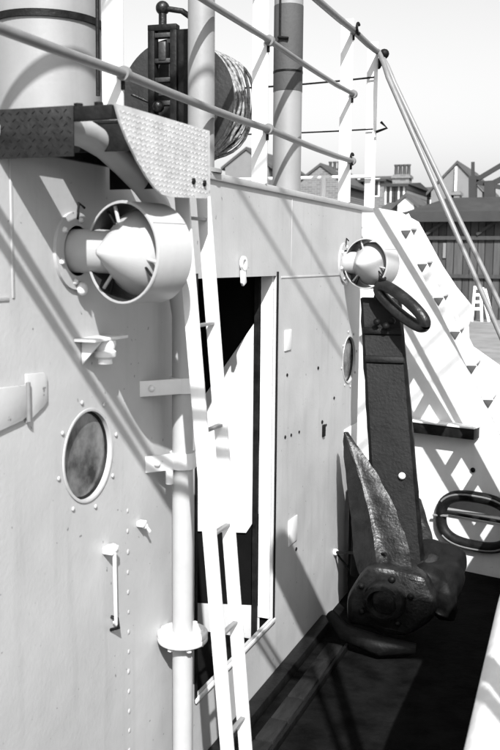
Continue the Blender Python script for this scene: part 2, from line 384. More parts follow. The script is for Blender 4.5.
# ------------------------------------------------------------ two cone ventilators on the wall
AX = V((math.sin(R(17)), math.cos(R(17)), 0))
def vent(P, wy, label, name='ventilator'):
    P = V(P); side0 = AX.cross(V((0, 0, 1))); t = thing(name, label, 'ventilator', (0, wy, P.z), 'cone ventilators on the deckhouse wall')
    MB().lathe([(.142, 0), (.148, 0), (.149, .004), (.149, .145), (.143, .145)], P, AX, 64, True).build('hood', M['vent'], t)
    MB().lathe([(0, -.095), (.012, -.088), (.120, .055), (.128, .075), (.128, .11), (0, .115)], P, AX, 56).build('cone', M['vent'], t)
    MB().lathe([(.1415, .004), (.1425, .14)], P, AX, 64).build('liner', M['drum'], t)
    sv = (side0*math.cos(R(38))+V((0, 0, 1))*math.sin(R(38)))
    MB().obox(P+AX*.074+sv*.1495, AX*.138, sv.cross(AX)*.020, sv*.003, .001).build('seam_strip', M['vent'], t)
    MB().tube([P+AX*.004+(side0*math.cos(i*math.pi/24)+V((0, 0, 1))*math.sin(i*math.pi/24))*.147 for i in range(49)], .0035, 6, False).build('rim_bead', M['vent'], t)
    q = P-AX*.075; nk = .066
    MB().tube([(0, wy, P.z+.005), (q.x*.5, wy, P.z+.004), (q.x+.0, wy, P.z)], [nk, nk, nk*.96], 36).build('neck', M['vent'], t)
    f = MB().lathe([(nk, 0), (.118, 0), (.118, .010), (nk+.01, .012)], (0, wy, P.z+.005), (1, 0, 0), 36).build('wall_flange', M['wall'], t)
    for k in range(6):
        a = R(60*k+20); MB().ball((.012, wy+math.cos(a)*.095, P.z+.005+math.sin(a)*.095), .011, 1).build('bolt', M['white'], t)
    MB().tube([(.012, wy+.0, P.z+.10), (.012, wy+.01, P.z+.15), (.02, wy+.03, P.z+.135)], .004, 8).build('wing_nut', M['iron'], t)
    MB().ball((.02, wy+.01, P.z-.11), .022, 2, (.7, 1, 1)).build('drain_boss', M['white'], t)
    side = AX.cross(V((0, 0, 1)))
    for a in (-12, 108, 228):
        d = side*math.cos(R(a))+V((0, 0, 1))*math.sin(R(a))
        MB().tube([P+AX*.02+d*.075, P+AX*.02+d*.144], .0055, 8).build('strut', M['vent'], t)
        MB().tube([P+AX*.02+d*.05, P+AX*.02+(d+V((0, 0, -.45))).normalized()*.143], .004, 8).build('stay_rod', M['iron'], t)
vent((.20, 2.43, 2.018), 2.50, 'nearer cone ventilator on the wall, directly below the checkered platform')
vent((.155, 5.45, 1.985), 5.535, 'farther cone ventilator on the wall, above the top end of the anchor')

# ------------------------------------------------------------ guard rail on the upper deck
gr = thing('guard_rail', 'white three bar guard rail with flat stanchions along the upper deck edge', 'railing', (0, 4, TOP+.03))
for y in (1.2, 2.775, 4.13, 5.58, 6.20):
    w_ = .076 if y < 6 else .07
    MB().box(-.02-w_/2, -.02+w_/2, y, y+.014, TOP+.03, 3.42, .003).build('stanchion', M['white'], gr)
def sag(a, b, s=.012, n=8):
    a, b = V(a), V(b); return [a.lerp(b, i/n)+V((0, 0, -s*4*(i/n)*(1-i/n))) for i in range(n+1)]
for (z, y1, r) in ((2.595, 5.58, .0155), (2.985, 5.58, .0135), (3.345, 6.22, .019)):
    ys = [-1.5, 1.2, 2.775, 4.13, 5.58] + ([6.22] if y1 > 6 else [])
    pts = []
    for a, b in zip(ys, ys[1:]): pts += sag((.026, a, z), (.026, b, z+random.uniform(-.006, .004)), .006, 4)[:-1]
    pts.append((.026, ys[-1], z))
    MB().tube(pts, r, 12).build('rail', M['rail'], gr)
for y in (2.78, 4.135, 5.585):
    for z in (2.595, 2.985, 3.345):
        MB().lathe([(.012, -.012), (.024, -.012), (.024, .012), (.012, .012)], (.026, y-.006, z), (0, 1, 0), 14, True).build('eye', M['rail'], gr)
        MB().obox((.02, y-.004, z-.03), V((.012, 0, 0)), V((0, .010, 0)), V((.0, .0, .04)), .002).build('hook', M['iron'], gr)
# shackles hanging where the lower two bars stop
for (z, dx) in ((2.595, .0), (3.345, .02)):
    MB().tube(arc((.03+dx, 5.57, z+.01), (0, 0, 1), (0, -1, 0), .032, -40, 230, 10), .008, 8).build('shackle', M['iron'], gr)
MB().tube([(.026, 6.20, 3.345), (.05, 6.19, 3.29), (.03, 6.19, 3.25), (.03, 6.20, 3.31)], .012, 8).build('shackle', M['iron'], gr)
# transverse rail at the forward edge
fr = thing('forward_rail', 'thin white rail crossing the forward edge of the upper deck', 'railing', (-1, 6.17, TOP+.03))
for (z, r) in ((2.555, .012),): MB().tube([(.0, 6.17, z), (-1.9, 6.17, z)], r, 10).build('rail', M['white'], fr)
for x in (-.33, -.75, -1.2, -1.85): MB().tube([(x, 6.17, TOP+.03), (x, 6.17, 2.555)], .018, 10).build('stanchion', M['white'], fr)
tag(MB().tube(sag((.0, 6.18, 2.86), (-1.9, 6.15, 2.90), .02), .005, 8).build('safety_rope', M['iron']), 'thin dark safety line stretched across the upper deck above the forward rail, lower of two', 'rope')
tag(MB().tube(sag((.0, 6.18, 3.19), (-1.9, 6.15, 3.21), .03), .006, 8).build('safety_rope', M['iron']), 'thin dark safety line stretched across the upper deck, upper of two, near the top rail', 'rope')

# ------------------------------------------------------------ things on the upper deck
# mooring pole next to the platform
po = thing('pole', 'thick pale round pole standing at the deck edge in front of the cable reel', 'pole', (-.055, 3.56, TOP+.03))
MB().tube([(-.055, 3.56, TOP+.03), (-.055, 3.56, 4.4)], .054, 32).build('shaft', M['mast'], po)
MB().lathe([(.054, 0), (.085, 0), (.085, .014), (.052, .022)], (-.055, 3.56, TOP+.03), (0, 0, 1), 32).build('base_flange', M['mast'], po)
# wide ventilation trunk at far left
FC = V((-.957, 3.84, 0)); FR = .245
tk = thing('vent_trunk', 'broad pale cylinder with a dark hoop standing on the upper deck at far left', 'ventilation trunk', (FC.x, FC.y, TOP+.03))
MB().tube([(FC.x, FC.y, TOP+.03), (FC.x, FC.y, 4.6)], FR, 64).build('shell', M['mast'], tk)
MB().lathe([(FR, 0), (FR+.012, 0), (FR+.012, .03), (FR, .03)], (FC.x, FC.y, 3.045), (0, 0, 1), 64, True).build('hoop', M['black'], tk)
MB().tube([at_y(98, 96, 3.6), at_y(97, -60, 3.6)], .009, 8).build('dark_edge_line', M['black'], tk)  # thin black line along the trunk's right edge
MB().lathe([(FR, 0), (FR+.05, 0), (FR+.05, .02), (FR, .02)], (FC.x, FC.y, TOP+.031), (0, 0, 1), 64, True).build('base_flange', M['mast'], tk)
# pipe vent with its upper shadow painted on as a dark band
VC = at_y(286.5, 190, 5.1)
vp = thing('post', 'pale round post with an upper band of painted shadow on the upper deck between two stanchions', 'post', (VC.x, VC.y, TOP+.03))
MB().tube([(VC.x, VC.y, TOP+.03), (VC.x, VC.y, 3.42)], .080, 32, False).build('shaft', M['mast'], vp)
MB().lathe([(.0805, 0), (.083, 0), (.083, .012), (.0805, .012)], (VC.x, VC.y, 3.03), (0, 0, 1), 32, True).build('hoop', M['black'], vp)
MB().lathe([(.0805, 0), (.0815, 0), (.0815, .46), (.0805, .46)], (VC.x, VC.y, 2.93), (0, 0, 1), 32, True).build('shadow_band', M['slate'], vp)  # cast shadow put on as a darker sleeve
MB().tube([(VC.x, VC.y, 3.42), (VC.x, VC.y, 3.44), (VC.x, VC.y, 3.5), (VC.x, VC.y, 3.6)], [.08, .08, .05, .01], 32).build('dome', M['mast'], vp)
MB().tube([(VC.x-.02, VC.y-.085, 3.20), (VC.x-.02, VC.y-.085, 3.5)], .006, 8).tube([(VC.x-.03, VC.y-.09, 3.21), (VC.x+.03, VC.y-.09, 3.20)], .008, 8).build('hook', M['iron'], vp)
# cable reel
RC = at_y(176, 100, 4.35); RX = V((-.09, 1, 0)).normalized()   # axis, pointing away from the camera
rl = thing('cable_reel', 'dark drum of wire rope held in an upright frame behind the pole', 'cable reel', (RC.x, RC.y, TOP+.03))
rr = .30
MB().lathe([(0, 0), (rr-.03, 0), (rr, .0), (rr, .014), (.1, .014), (0, .014)], RC, RX, 64).build('flange_disc', M['drum'], rl)
MB().lathe([(0, .23), (rr, .23), (rr, .245), (0, .245)], RC, RX, 64).build('flange_disc', M['drum'], rl)
MB().lathe([(0, .015), (.13, .015), (.13, .229), (0, .229)], RC, RX, 40).build('drum_core', M['drum'], rl)
side = RX.cross(V((0, 0, 1))); 
for lay, r0 in ((0, .20), (1, .245), (2, .282)):
    for k in range(7 if lay < 2 else 6):
        d = .035+k*.042+(lay % 2)*.02
        if d > .215: continue
        pts = []
        ph = random.uniform(0, 6)
        for i in range(49):
            a = 2*math.pi*i/48; rj = r0+.012*math.sin(2*a+ph)+.008*math.sin(5*a+ph*2)
            pts.append(RC+RX*(d+.014*math.sin(a+ph))+(side*math.cos(a)+V((0, 0, 1))*math.sin(a))*rj)
        MB().tube(pts, .013, 8, False).build('cable_turn', M['wire'], rl)
for k in range(7):           # slack turns that bulge off the far side
    pts = []; ph = k*.9; off = .30+.012*k
    for i in range(21):
        a = R(-75+150*i/20); rj = .27+.045*math.cos(a)*(k/3.5)+.008*math.sin(6*a+ph)
        pts.append(RC+RX*(.05+.026*k)+(side*math.cos(a)+V((0, 0, 1))*math.sin(a))*rj)
    MB().tube(pts, .0085, 8).build('cable_turn', M['wire'], rl)
fz = RC.z
c0 = RC-RX*.09
for s_ in (-.085, .03):
    MB().obox(c0+side*(s_)+V((0, 0, -.02)), side*.034, RX*.06, V((0, 0, .66)), .003).build('frame_post', M['black'], rl)
MB().obox(c0+side*.135+V((0, 0, .02)), side*.16, RX*.06, V((0, 0, .58)), .004).build('frame_cheek', M['black'], rl)
for z in (.29, .17, .08, -.03, -.16):
    MB().obox(c0+side*-.028+V((0, 0, z)), side*.10, RX*.04, V((0, 0, .022)), .003).build('cross_piece', M['drum'], rl)
MB().obox(c0+side*-.03+V((0, 0, .215)), side*.04, RX*.05, V((0, 0, .09)), .006).build('slide_block', M['drum'], rl)
MB().obox(c0+side*-.03+V((0, 0, .325)), side*.15, RX*.05, V((0, 0, .03)), .004).build('head_piece', M['black'], rl)
hp = c0+side*-.035+V((0, 0, .42))
MB().ball(hp, .034, 3).tube([hp, hp-V((0, 0, .10))], .020, 12).build('knob', M['wet'], rl)
MB().tube([hp, hp+side*.10+V((0, 0, -.02)), hp+side*.20+V((0, 0, -.09))], .014, 10).build('crank', M['wet'], rl)
MB().tube([c0+side*-.2+V((0, 0, .02)), c0+side*-.04+V((0, 0, -.05))], .008, 8).ball(c0+side*-.04+V((0, -.04, -.05)), .03).build('brake_lever', M['wet'], rl)
MB().box(RC.x-.25, RC.x+.2, RC.y-.05, RC.y+.35, TOP+.031, TOP+.07, .005).build('bed_plate', M['black'], rl)

# ------------------------------------------------------------ side bulwark and transverse bow bulwark
bu = thing('side_bulwark', 'white bulwark with a broad rounded cap at the lower right', 'bulwark', (1.3, 2, DZ))
ys = [-2.5, 0, .8, 1.4, 2.0, 2.5, 3.0, 4.0, 5.2, 6.0, 6.37]; xs = [1.30, 1.30, 1.30, 1.295, 1.285, 1.265, 1.245, 1.235, 1.22, 1.23, 1.27]
b_ = bmesh.new(); rows = []
for y, x in zip(ys, xs):
    prof = [(x+.03, DZ), (x+.03, .86), (x+.005, .875), (x-.003, .90), (x+.004, .935), (x+.03, .956), (x+.16, .972), (x+.30, .955), (x+.33, .93), (x+.335, .90), (x+.31, .875), (x+.05, .86), (x+.05, DZ-1.4)]
    rows.append([b_.verts.new((px_, y, pz_)) for px_, pz_ in prof])
for a, b in zip(rows, rows[1:]):
    for k in range(len(a)-1): f = b_.faces.new((a[k], a[k+1], b[k+1], b[k])); f.smooth = True
m_ = MB(); m_.b.free(); m_.b = b_
m_.build('bulwark_plate', M['cap'], bu, smooth=50)
bb = thing('bow_bulwark', 'sunlit white bow bulwark rising forward of the anchor with an oval fairlead in it', 'bulwark', (.3, 6.7, DZ))
A0 = V((1.32, 6.42, 0)); A1 = V((-1.6, 7.16, 0)); bd = (A1-A0).normalized(); bn = V((bd.y, -bd.x, 0)); bn = bn if bn.y < 0 else -bn
def at_b(px, py, off=0.0): v = ray(px, py); o = A0+bn*off; t = bn.dot(o-EYE)/bn.dot(v); return EYE+v*t
top_ = [at_b(*q) for q in ((378, 208), (400, 212), (418, 222), (429, 242), (442, 266), (456, 287), (474, 309), (468, 326), (469, 344), (500, 366), (545, 392))]
outl = [V((A1.x, A1.y, 2.36))]+top_+[V((A0.x, A0.y, top_[-1].z-.02)), V((A0.x, A0.y, DZ-.5)), V((A1.x, A1.y, DZ-.5))]
pl = MB().prism(outl, -bn*.016).build('bulwark_plate', M['white'])
FCn = at_b(477, 521); fh = V((0, 0, 1))
def ell(ra, rb, n=48): return [FCn+bd*math.cos(2*math.pi*i/n)*ra+fh*math.sin(2*math.pi*i/n)*rb for i in range(n)]
def sell(ra, rb, n=48, e=.75):
    o = []
    for i in range(n):
        a = 2*math.pi*i/n; c, s = math.cos(a), math.sin(a)
        o.append(FCn+bd*math.copysign(abs(c)**e, c)*ra+fh*math.copysign(abs(s)**e, s)*rb)
    return o
RA, RB = .262, .175
cutter = MB().prism([p+bn*.2 for p in sell(RA, RB)], -bn*.4).build('c', M['white'])
cut(pl, [cutter]); place(pl, bb)
ring = [p+bn*.02 for p in sell(RA, RB)]
fl_ = MB().tube(ring+[ring[0]], .040, 16, False).build('fairlead', M['black'], bb)
ring2 = [p+bn*.055 for p in sell(RA+.015, RB+.015)]
MB().tube([ring2[i] for i in range(4, 22)], .007, 8).build('rubbed_edge', M['rail'], fl_)
MB().tube([ring2[i] for i in range(26, 44)], .007, 8).build('rubbed_edge', M['rail'], fl_)
lip = at_b(477, 510, -.05)
MB().obox(at_b(477, 521, -.04)+V((0, 0, .025)), bd*.6, bn*.03, V((0, 0, .02)), .004).build('roller_bar', M['black'], bb)
MB().obox(at_b(477, 521, -.06)+V((0, 0, -.11)), bd*.7, bn*.012, V((0, 0, .24))).build('outer_lip', M['white'], bb)
MB().obox(at_b(477, 521, -.7)+V((0, 0, .22)), bd*2.0, bn*.012, V((0, 0, .30))).build('outer_plate', M['rail'], bb)
s0, s1 = at_b(405, 408, .06), at_b(478, 413, .06); s0.z = s1.z = .87; mid = (s0+s1)/2
MB().obox(mid, (s1-s0), bn*.12, V((0, 0, .012)), .002).build('ledge', M['white'], bb)
MB().obox(mid-V((0, 0, .045)), (s1-s0)*.99, bn*.10, V((0, 0, .075)), .004).build('ledge_bar', M['black'], bb)
for (px, py) in ((411, 470), (473, 470), (500, 406)):
    q = at_b(px, py, .008); MB().ball(q, .018, 2, (1, .5, 1)).build('bolt', M['iron'], bb)
MB().tube([at_b(433, 515, .05), at_b(448, 516, .05)], .009, 8).build('pin', M['rail'], bb)

# ------------------------------------------------------------ inclined ladder with hand rails
ir = thing('inclined_ladder', 'steep white stairway ladder with two hand rails descending outboard from the upper deck', 'ladder', (.9, 6.0, DZ))
YN, YF = 5.92, 6.12
a = at_y(398, 214, YN); b = at_y(497, 418, YN); d = (b-a); a = a; b = a+d*((DZ-a.z)/d.z)
off = V((0, YF-YN, 0)); dn = (b-a).normalized(); nn = V((0, 1, 0)).cross(dn).normalized()
for o_ in (V((0, 0, 0)), off):
    MB().obox((a+b)/2+o_, (b-a), nn*.06, V((0, .012, 0)), .002).build('stringer', M['plate'], ir)
L_ = (b-a).length; k = 0; s_ = .10
while s_ < L_-.05:
    c = a+dn*s_+off/2
    MB().obox(c, V((.075, 0, 0)), V((0, YF-YN-.016, 0)), V((0, 0, .014)), .003).build('tread', M['plate'], ir)
    MB().prism([a+dn*s_+V((-.022, -.0075, -.015)), a+dn*s_+V((.042, -.0075, -.012)), a+dn*s_+V((.012, -.0075, -.065))], (0, -.006, 0), .004).build('tread_shade', M['slate'], ir)  # dark triangle drawn for the shade under each tread
    s_ += .235
h0 = V((.03, 6.21, 3.345))
for o_, p1, p2 in ((0, (385, 70), (500, 334)), (1, (391, 76), (514, 334))):
    Yq = YN if o_ == 0 else YF
    q1 = at_y(*p1, Yq); q2 = at_y(*p2, Yq); dd = (q2-q1).normalized()
    MB().tube([h0+V((0, (Yq-6.16)*.2, 0)), (h0*.35+q1*.65)+V((0, 0, .012)), q1+dd*.05, q2, q2+dd*.95], .016, 12).build('hand_rail', M['rail'], ir)
MB().ball(h0+V((.03, -.02, -.01)), .033, 2).build('rail_joint', M['iron'], ir)
q = at_y(387, 128, 6.16); MB().tube([at_y(376, 132, 6.16), q, at_y(381, 122, 6.16)], .009, 8).build('rope_hook', M['iron'], ir)

# ------------------------------------------------------------ anchor stowed against the deckhouse
an = thing('anchor', 'large black ship anchor stowed upright by the forward corner of the deckhouse', 'anchor', (.40, 5.25, DZ))
T_ = at_y(381, 300, 5.62); B_ = at_y(402, 590, 5.22)
sh = (T_-B_); sd_ = V((1, .15, 0)); sn = sh.cross(sd_).normalized()
b_ = MB(); segs = 7
for k in range(1):
    pass
mb = MB()
vs_ = []
for i in range(9):
    t = i/8; c = B_.lerp(T_, t); w_ = .29-.045*t; dp = .15-.02*t; u = sd_.normalized()*w_/2; v = sn*dp/2
    vs_.append([mb.b.verts.new(c+q) for q in (-u*.85-v, u*.85-v, u-v*.6, u+v*.6, u*.85+v, -u*.85+v, -u+v*.6, -u-v*.6)])
for p, q in zip(vs_, vs_[1:]):
    for k in range(8): mb.b.faces.new((p[k], p[(k+1) % 8], q[(k+1) % 8], q[k]))
mb.b.faces.new(vs_[0][::-1]); mb.b.faces.new(vs_[-1])
mb.rough(.008, 14, 2).build('shank', M['iron'], an, smooth=35)
# lashing collar and lugs on the shank
for t in (.88, .78):
    c = B_.lerp(T_, t); MB().obox(c, sd_.normalized()*.235, sn*.17, sh.normalized()*.045, .012).build('collar', M['iron'], an)
for (px, py) in ((377, 322), (386, 326), (392, 321)): MB().ball(at_y(px, py, 5.46), .022, 2).build('bolt', M['iron'], an)
# long shackle at the head
q0, q1 = at_y(380, 288, 5.45), at_y(424, 324, 5.30); ax_ = (q1-q0); L1 = ax_.length; ax_.normalize(); sx = ax_.cross(V((-.35, -.6, -.2))).normalized()
pts = []
for i in range(33):
    a_ = 2*math.pi*i/32; pts.append((q0+q1)/2+ax_*math.cos(a_)*L1*.52+sx*math.copysign(abs(math.sin(a_))**.8, math.sin(a_))*.056)
MB().tube(pts, .034, 14, False).build('shackle', M['wet'], an)
MB().tube([q0-sx*.075, q0+sx*.075], .022, 12).build('shackle_pin', M['iron'], an)
# flukes: curved blades with a raised rib
def fluke(tip, base, wid, lean, name='fluke'):
    tip, base = V(tip), V(base); ax = (base-tip); n = 15; mb = MB(); rows = []
    s = V((1, -.25, 0)).normalized(); nn_ = ax.cross(s).normalized()
    if nn_.y > 0: nn_ = -nn_
    for i in range(n+1):
        t = i/n; c = tip.lerp(base, t)+s*lean*math.sin(math.pi*t)
        ww = wid*(math.sin(min(1, t*1.15+.02)*math.pi/2)**.75)*(1-.18*max(0, t-.8)/.2); th = .018+.030*t
        row = []
        for (u, v) in ((-1, 0), (-.55, .35), (-.12, .8), (.0, 1.05), (.12, .75), (.6, .45), (1, 0), (.6, -.5), (0, -.7), (-.6, -.5)):
            row.append(mb.b.verts.new(c+s*u*ww+nn_*v*th*1.6))
        rows.append(row)
    for p, q in zip(rows, rows[1:]):
        for k in range(10): mb.b.faces.new((p[k], p[(k+1) % 10], q[(k+1) % 10], q[k]))
    mb.b.faces.new(rows[0][::-1]); mb.b.faces.new(rows[-1])
    return mb.rough(.010, 16, 1).build(name, M['wet'], an, smooth=45)
fluke(at_y(346, 432, 5.30), at_y(386, 592, 5.08), .185, .05)
fluke(at_y(420, 500, 5.70), at_y(432, 590, 5.30), .10, -.03)
# black block filling the dark area between fluke and wall
MB().prism([(.03, 5.67, .76), (.03, 5.95, .70), (.03, 5.98, DZ), (.03, 5.67, DZ)], (.16, 0, 0), .01).build('dark_block', M['black'], an)
MB().obox(at_y(368, 520, 5.45), V((.18, 0, 0)), V((0, .06, 0)), V((.02, 0, .72)), .015).rough(.006, 12).build('arm', M['iron'], an)
# crown
CR = at_y(385, 602, 4.98)
mb = MB(); prof = [(-.21, -.17), (.12, -.19), (.26, -.06), (.28, .06), (.22, .17), (.05, .20), (-.10, .19), (-.17, .10), (-.22, -.02)]
mb.prism([CR+V((x, 0.0, z)) for x, z in prof], (0, .42, 0), .035)
mb.rough(.022, 7, 2).build('crown', M['wet'], an, smooth=60)
MB().lathe([(0, -.03), (.06, -.03), (.074, -.02), (.084, -.055), (.108, -.05), (.118, -.02), (.120, .06), (0, .06)], CR+V((0, -.005, .01)), (.1, 1, .12), 44).rough(.006, 20).build('hub', M['wet'], an, smooth=60)
for a_ in (20, 75, 150, 215, 300): MB().ball(CR+V((math.cos(R(a_))*.155, -.015, .01+math.sin(R(a_))*.135)), .02, 2).build('bolt', M['iron'], an)
MB().tube([CR+V((-.30, -.05, -.10)), CR+V((-.2, -.12, -.16)), CR+V((.02, -.15, -.19)), CR+V((.2, -.1, -.2))], [.03, .05, .055, .03], 12).rough(.02, 11).build('palm', M['iron'], an)
MB().obox(CR+V((.22, .34, .05)), V((.28, .05, -.07)), V((.0, .50, .05)), V((0, 0, .28)), .09).rough(.05, 7, 4).build('arm', M['iron'], an, smooth=60)

# lashing bars holding the anchor
for k_, (p, q, lab) in enumerate(((( 334, 552, 5.42), (386, 554, 5.05), 'lower'), ((383, 475, 5.45), (402, 476, 5.30), 'upper'))):
    a_, b__ = at_y(*p), at_y(*q)
    lt = thing('lashing_rod', 'thin %s rod pinning the anchor %s' % (lab, 'fluke to the deckhouse wall' if k_ == 0 else 'shank beside its left edge'), 'rod', a_)
    if k_ == 0: a_ = V((.01, at_x(334, 552).y, at_x(334, 552).z)); lt.location = a_
    MB().tube([a_, b__], .009, 10).build('bar', M['iron'], lt)
    e_ = a_ if k_ == 0 else b__
    MB().ball(e_, .022, 2).build('end_knob', M['white'], lt)
    if k_ == 0: MB().tube([a_, a_+V((.10, .05, -.14))], .007, 8).build('stay', M['iron'], lt)

# ------------------------------------------------------------ margin boards along the foot of the wall
mbd = thing('waterway', 'dark worn margin boards laid along the foot of the deckhouse wall', 'waterway', (.2, 3, DZ))
MB().box(.004, .075, -1, 5.2, DZ+.002, DZ+.06, .004).build('kerb_bar', M['black'], mbd)
y = 1.2
while y < 4.75:
    l = random.uniform(.20, .26)
    MB().box(.135+random.uniform(-.003, .003), .225, y, y+l-.008, DZ+.001, DZ+.030+random.uniform(-.003, .004), .005).build('board', M['margin'], mbd); y += l
MB().box(.235, .252, 1.0, 4.9, DZ+.001, DZ+.036, .003).build('edge_bar', M['iron'], mbd)

# ------------------------------------------------------------ unseen roll, bars, wires and pole, added to cast shadows
aw = thing('shadow_caster', 'unseen roll on a spar outboard of the bulwark, added to cast a shadow band', 'shadow caster', (1.5, 1.9, .95))  # invented roll, its shadow makes the thick band by the doorway
MB().tube([(1.26, 1.92, 2.90), (1.5, 1.9, 2.9), (2.5, 1.9, 2.9)], [.13, .145, .14], 20).rough(.012, 6).build('caster_roll', M['canvas'], aw)
MB().tube([(1.66, 1.55, .9), (1.66, 1.85, 2.9)], .03, 12).build('post', M['rail'], aw)
ar = thing('caster_bars', 'pair of thin transverse bars added unseen above the side deck to cast shadow stripes', 'railing', (0, 1, 3))  # added bars, placed for the pair of stripes on the wall
for (z, y) in ((3.16, 1.03), (3.07, 1.05)): MB().tube([(-1.0, y, z), (1.9, y, z)], .018, 10).build('bar', M['rail'], ar)
for x in (-1.0,): MB().tube([(x, 1.04, TOP+.03), (x, 1.04, 3.2)], .02, 10).build('post', M['rail'], ar)
MB().tube([(1.9, 1.04, .4), (1.9, 1.04, 3.2)], .02, 10).build('post', M['rail'], ar)
MB().tube([(1.6, 1.04, .9), (1.9, 1.04, .6)], .02, 10).build('post', M['rail'], ar)
for k_, (sy, sz) in enumerate(((3.80, 2.32), (4.38, 2.32))):  # added wires, set back along the sun from their wall stripes
    t0, t1 = 1.45, 2.2
    p0 = V((t0, sy-2*t0, sz+1.9*t0)); p1 = V((t1, sy+2.0-2*t1, sz-1.03+1.9*t1))
    dq = (p1-p0)
    tag(MB().tube([p0-dq*2.2, p0, p1, p1+dq*1.5], .012, 8).build('stay', M['iron']), 'added shadow-casting wire running unseen overhead outboard of the deckhouse, %s of two' % ('aft' if k_ == 0 else 'forward'), 'shadow wire')

SV = V((1, -2, 1.9)); u0 = at_y(20, 92, 3.62)+SV*.85; u1 = at_y(92, 4, 3.62)+SV*.85; ud = (u1-u0)  # added pole, set back along the sun from its trunk shadow
tag(MB().tube([u0-ud*.9, u1+ud*1.6], .030, 14).build('caster_pole', M['rail']), 'pale boom added unseen above the broad ventilation trunk to cast its slanting shadow', 'caster_pole')
# ------------------------------------------------------------ quay: tarred shed
YS = 26.0
def gy(px, py, Y=YS): return at_y(px, py, Y)
x0 = gy(407, 260).x; x1 = gy(560, 260).x; ze = gy(450, 214).z; zr = gy(450, 193).z; zq = .45
sh_ = thing('shed', 'long dark plank shed with a low tarred roof on the quay', 'shed', ((x0+x1)/2, YS+2, zq))
MB().box(x0+.05, x1, YS+.08, YS+5, zq, ze).build('wall', M['shedwood2'], sh_)
x = x0; i = 0
while x < x1-.1:
    w_ = random.uniform(.17, .25)
    MB().box(x, x+w_-.022, YS+random.uniform(.02, .035), YS+.08, zq, ze-.01, 0).build('plank', M['shedwood' if random.random() < .6 else 'shedwood2'], sh_); x += w_; i += 1
for z in (gy(450, 238).z, gy(450, 276).z): MB().box(x0+.03, x1, YS-.06, YS+.015, z-.05, z+.05).build('batten', M['shedwood2'], sh_)
for px in (436, 487): 
    c = gy(px, 228); MB().obox(c+V((0, -.08, 0)), V((.5, 0, .35)), V((0, .06, 0)), V((-.04, 0, .06))).build('brace', M['tar'], sh_)
MB().box(gy(443, 250).x, gy(446, 250).x, YS-.01, YS+.02, gy(444, 258).z, gy(444, 243).z).build('notice', M['render_'], sh_)
rf = MB().prism([(x0-.15, YS-.35, ze), (x0+.55, YS+1.6, zr), (x0+.55, YS+3.4, zr), (x0-.15, YS+5.3, ze)], (0, 0, .001))
rf = MB(); q = [V((x0-.18, YS-.35, ze)), V((x1+.3, YS-.35, ze)), V((x1+.3, YS+5.3, ze)), V((x0-.18, YS+5.3, ze)), V((x0+.75, YS+1.9, zr)), V((x1+.3, YS+1.9, zr)), V((x1+.3, YS+3.2, zr)), V((x0+.75, YS+3.2, zr))]
vv = [rf.b.verts.new(p) for p in q]
for f in ((0, 1, 5, 4), (1, 2, 6, 5), (2, 3, 7, 6), (3, 0, 4, 7), (4, 5, 6, 7), (3, 2, 1, 0)): rf.b.faces.new([vv[k] for k in f])
rf.build('roof', M['tar'], sh_)
MB().box(x0-.2, x1+.3, YS-.40, YS-.353, ze-.22, ze+.05).build('fascia', M['tar'], sh_)
# step ladder against the shed
sl_ = thing('step_ladder', 'small white wooden step ladder standing in front of the dark shed', 'step ladder', gy(484, 318, 25.2))
bz = gy(484, 316, 25.2)
for (p0, p1) in (((472, 318), (475, 286)), ((482, 316), (481, 288)), ((489, 320), (482, 288)), ((494, 314), (485, 289))):
    a_, b__ = gy(*p0, 25.2), gy(*p1, 25.2); MB().tube([V((a_.x, a_.y, zq)), b__], .038, 6).build('rail', M['frame'], sl_)
for (p0, p1) in (((473, 309), (481, 309)), ((474, 302), (481, 302)), ((474, 295), (481, 295)), ((474, 288), (484, 289))):
    a_, b__ = gy(*p0, 25.2), gy(*p1, 25.2); MB().tube([a_, b__], .04, 6).build('step', M['frame'], sl_)
# steel gantry behind the shed roof
YG = 31.0
ga = thing('gantry', 'dark iron gantry frame of posts and sloping beams behind the shed roof', 'gantry', V((gy(480, 200, YG).x, YG, zq)))
def gb(p, q, r, n='beam'): a_, b__ = gy(*p, YG), gy(*q, YG); dv = b__-a_; ez = V((0, 1, 0)); ex = dv.cross(ez).normalized(); MB().obox((a_+b__)/2, dv, ez*r*2, ex*r*2).build(n, M['tar'], ga)
gb((473, 262), (473, 176), .12, 'post'); gb((490, 262), (490, 181), .16, 'post'); gb((473, 180), (473, 162), .05, 'post')
gb((473, 182), (505, 163), .07); gb((473, 181), (512, 190), .07); gb((487, 186), (512, 176), .06); gb((488, 184), (512, 172), .035)

# ------------------------------------------------------------ houses beyond the quay
def window(parent, cx, y, cz, w_, h_, vx=1):
    f = MB().box(cx-w_/2, cx+w_/2, y-.06, y+.0, cz-h_/2, cz+h_/2).build('window', M['frame'], parent)
    MB().box(cx-w_/2+.1, cx-.05, y-.075, y-.061, cz-h_/2+.1, cz+h_/2-.1).build('pane', M['pane'], f)
    MB().box(cx+.05, cx+w_/2-.1, y-.075, y-.061, cz-h_/2+.1, cz+h_/2-.1).build('pane', M['pane'], f)
def chimney(parent, cx, y, z0, z1, w_, pots, mt='brick'):
    c = MB().box(cx-w_/2, cx+w_/2, y, y+.9, z0, z1).box(cx-w_/2-.08, cx+w_/2+.08, y-.08, y+.98, z1-.25, z1-.08).build('chimney', M[mt], parent)
    for k in range(pots):
        px_ = cx-w_/2+(k+.5)*w_/pots; MB().lathe([(0, 0), (.13, 0), (.11, .55), (.15, .6), (.15, .68), (0, .68)], (px_, y+.45, z1), (0, 0, 1), 8).build('chimney_pot', M['shedwood'], c)
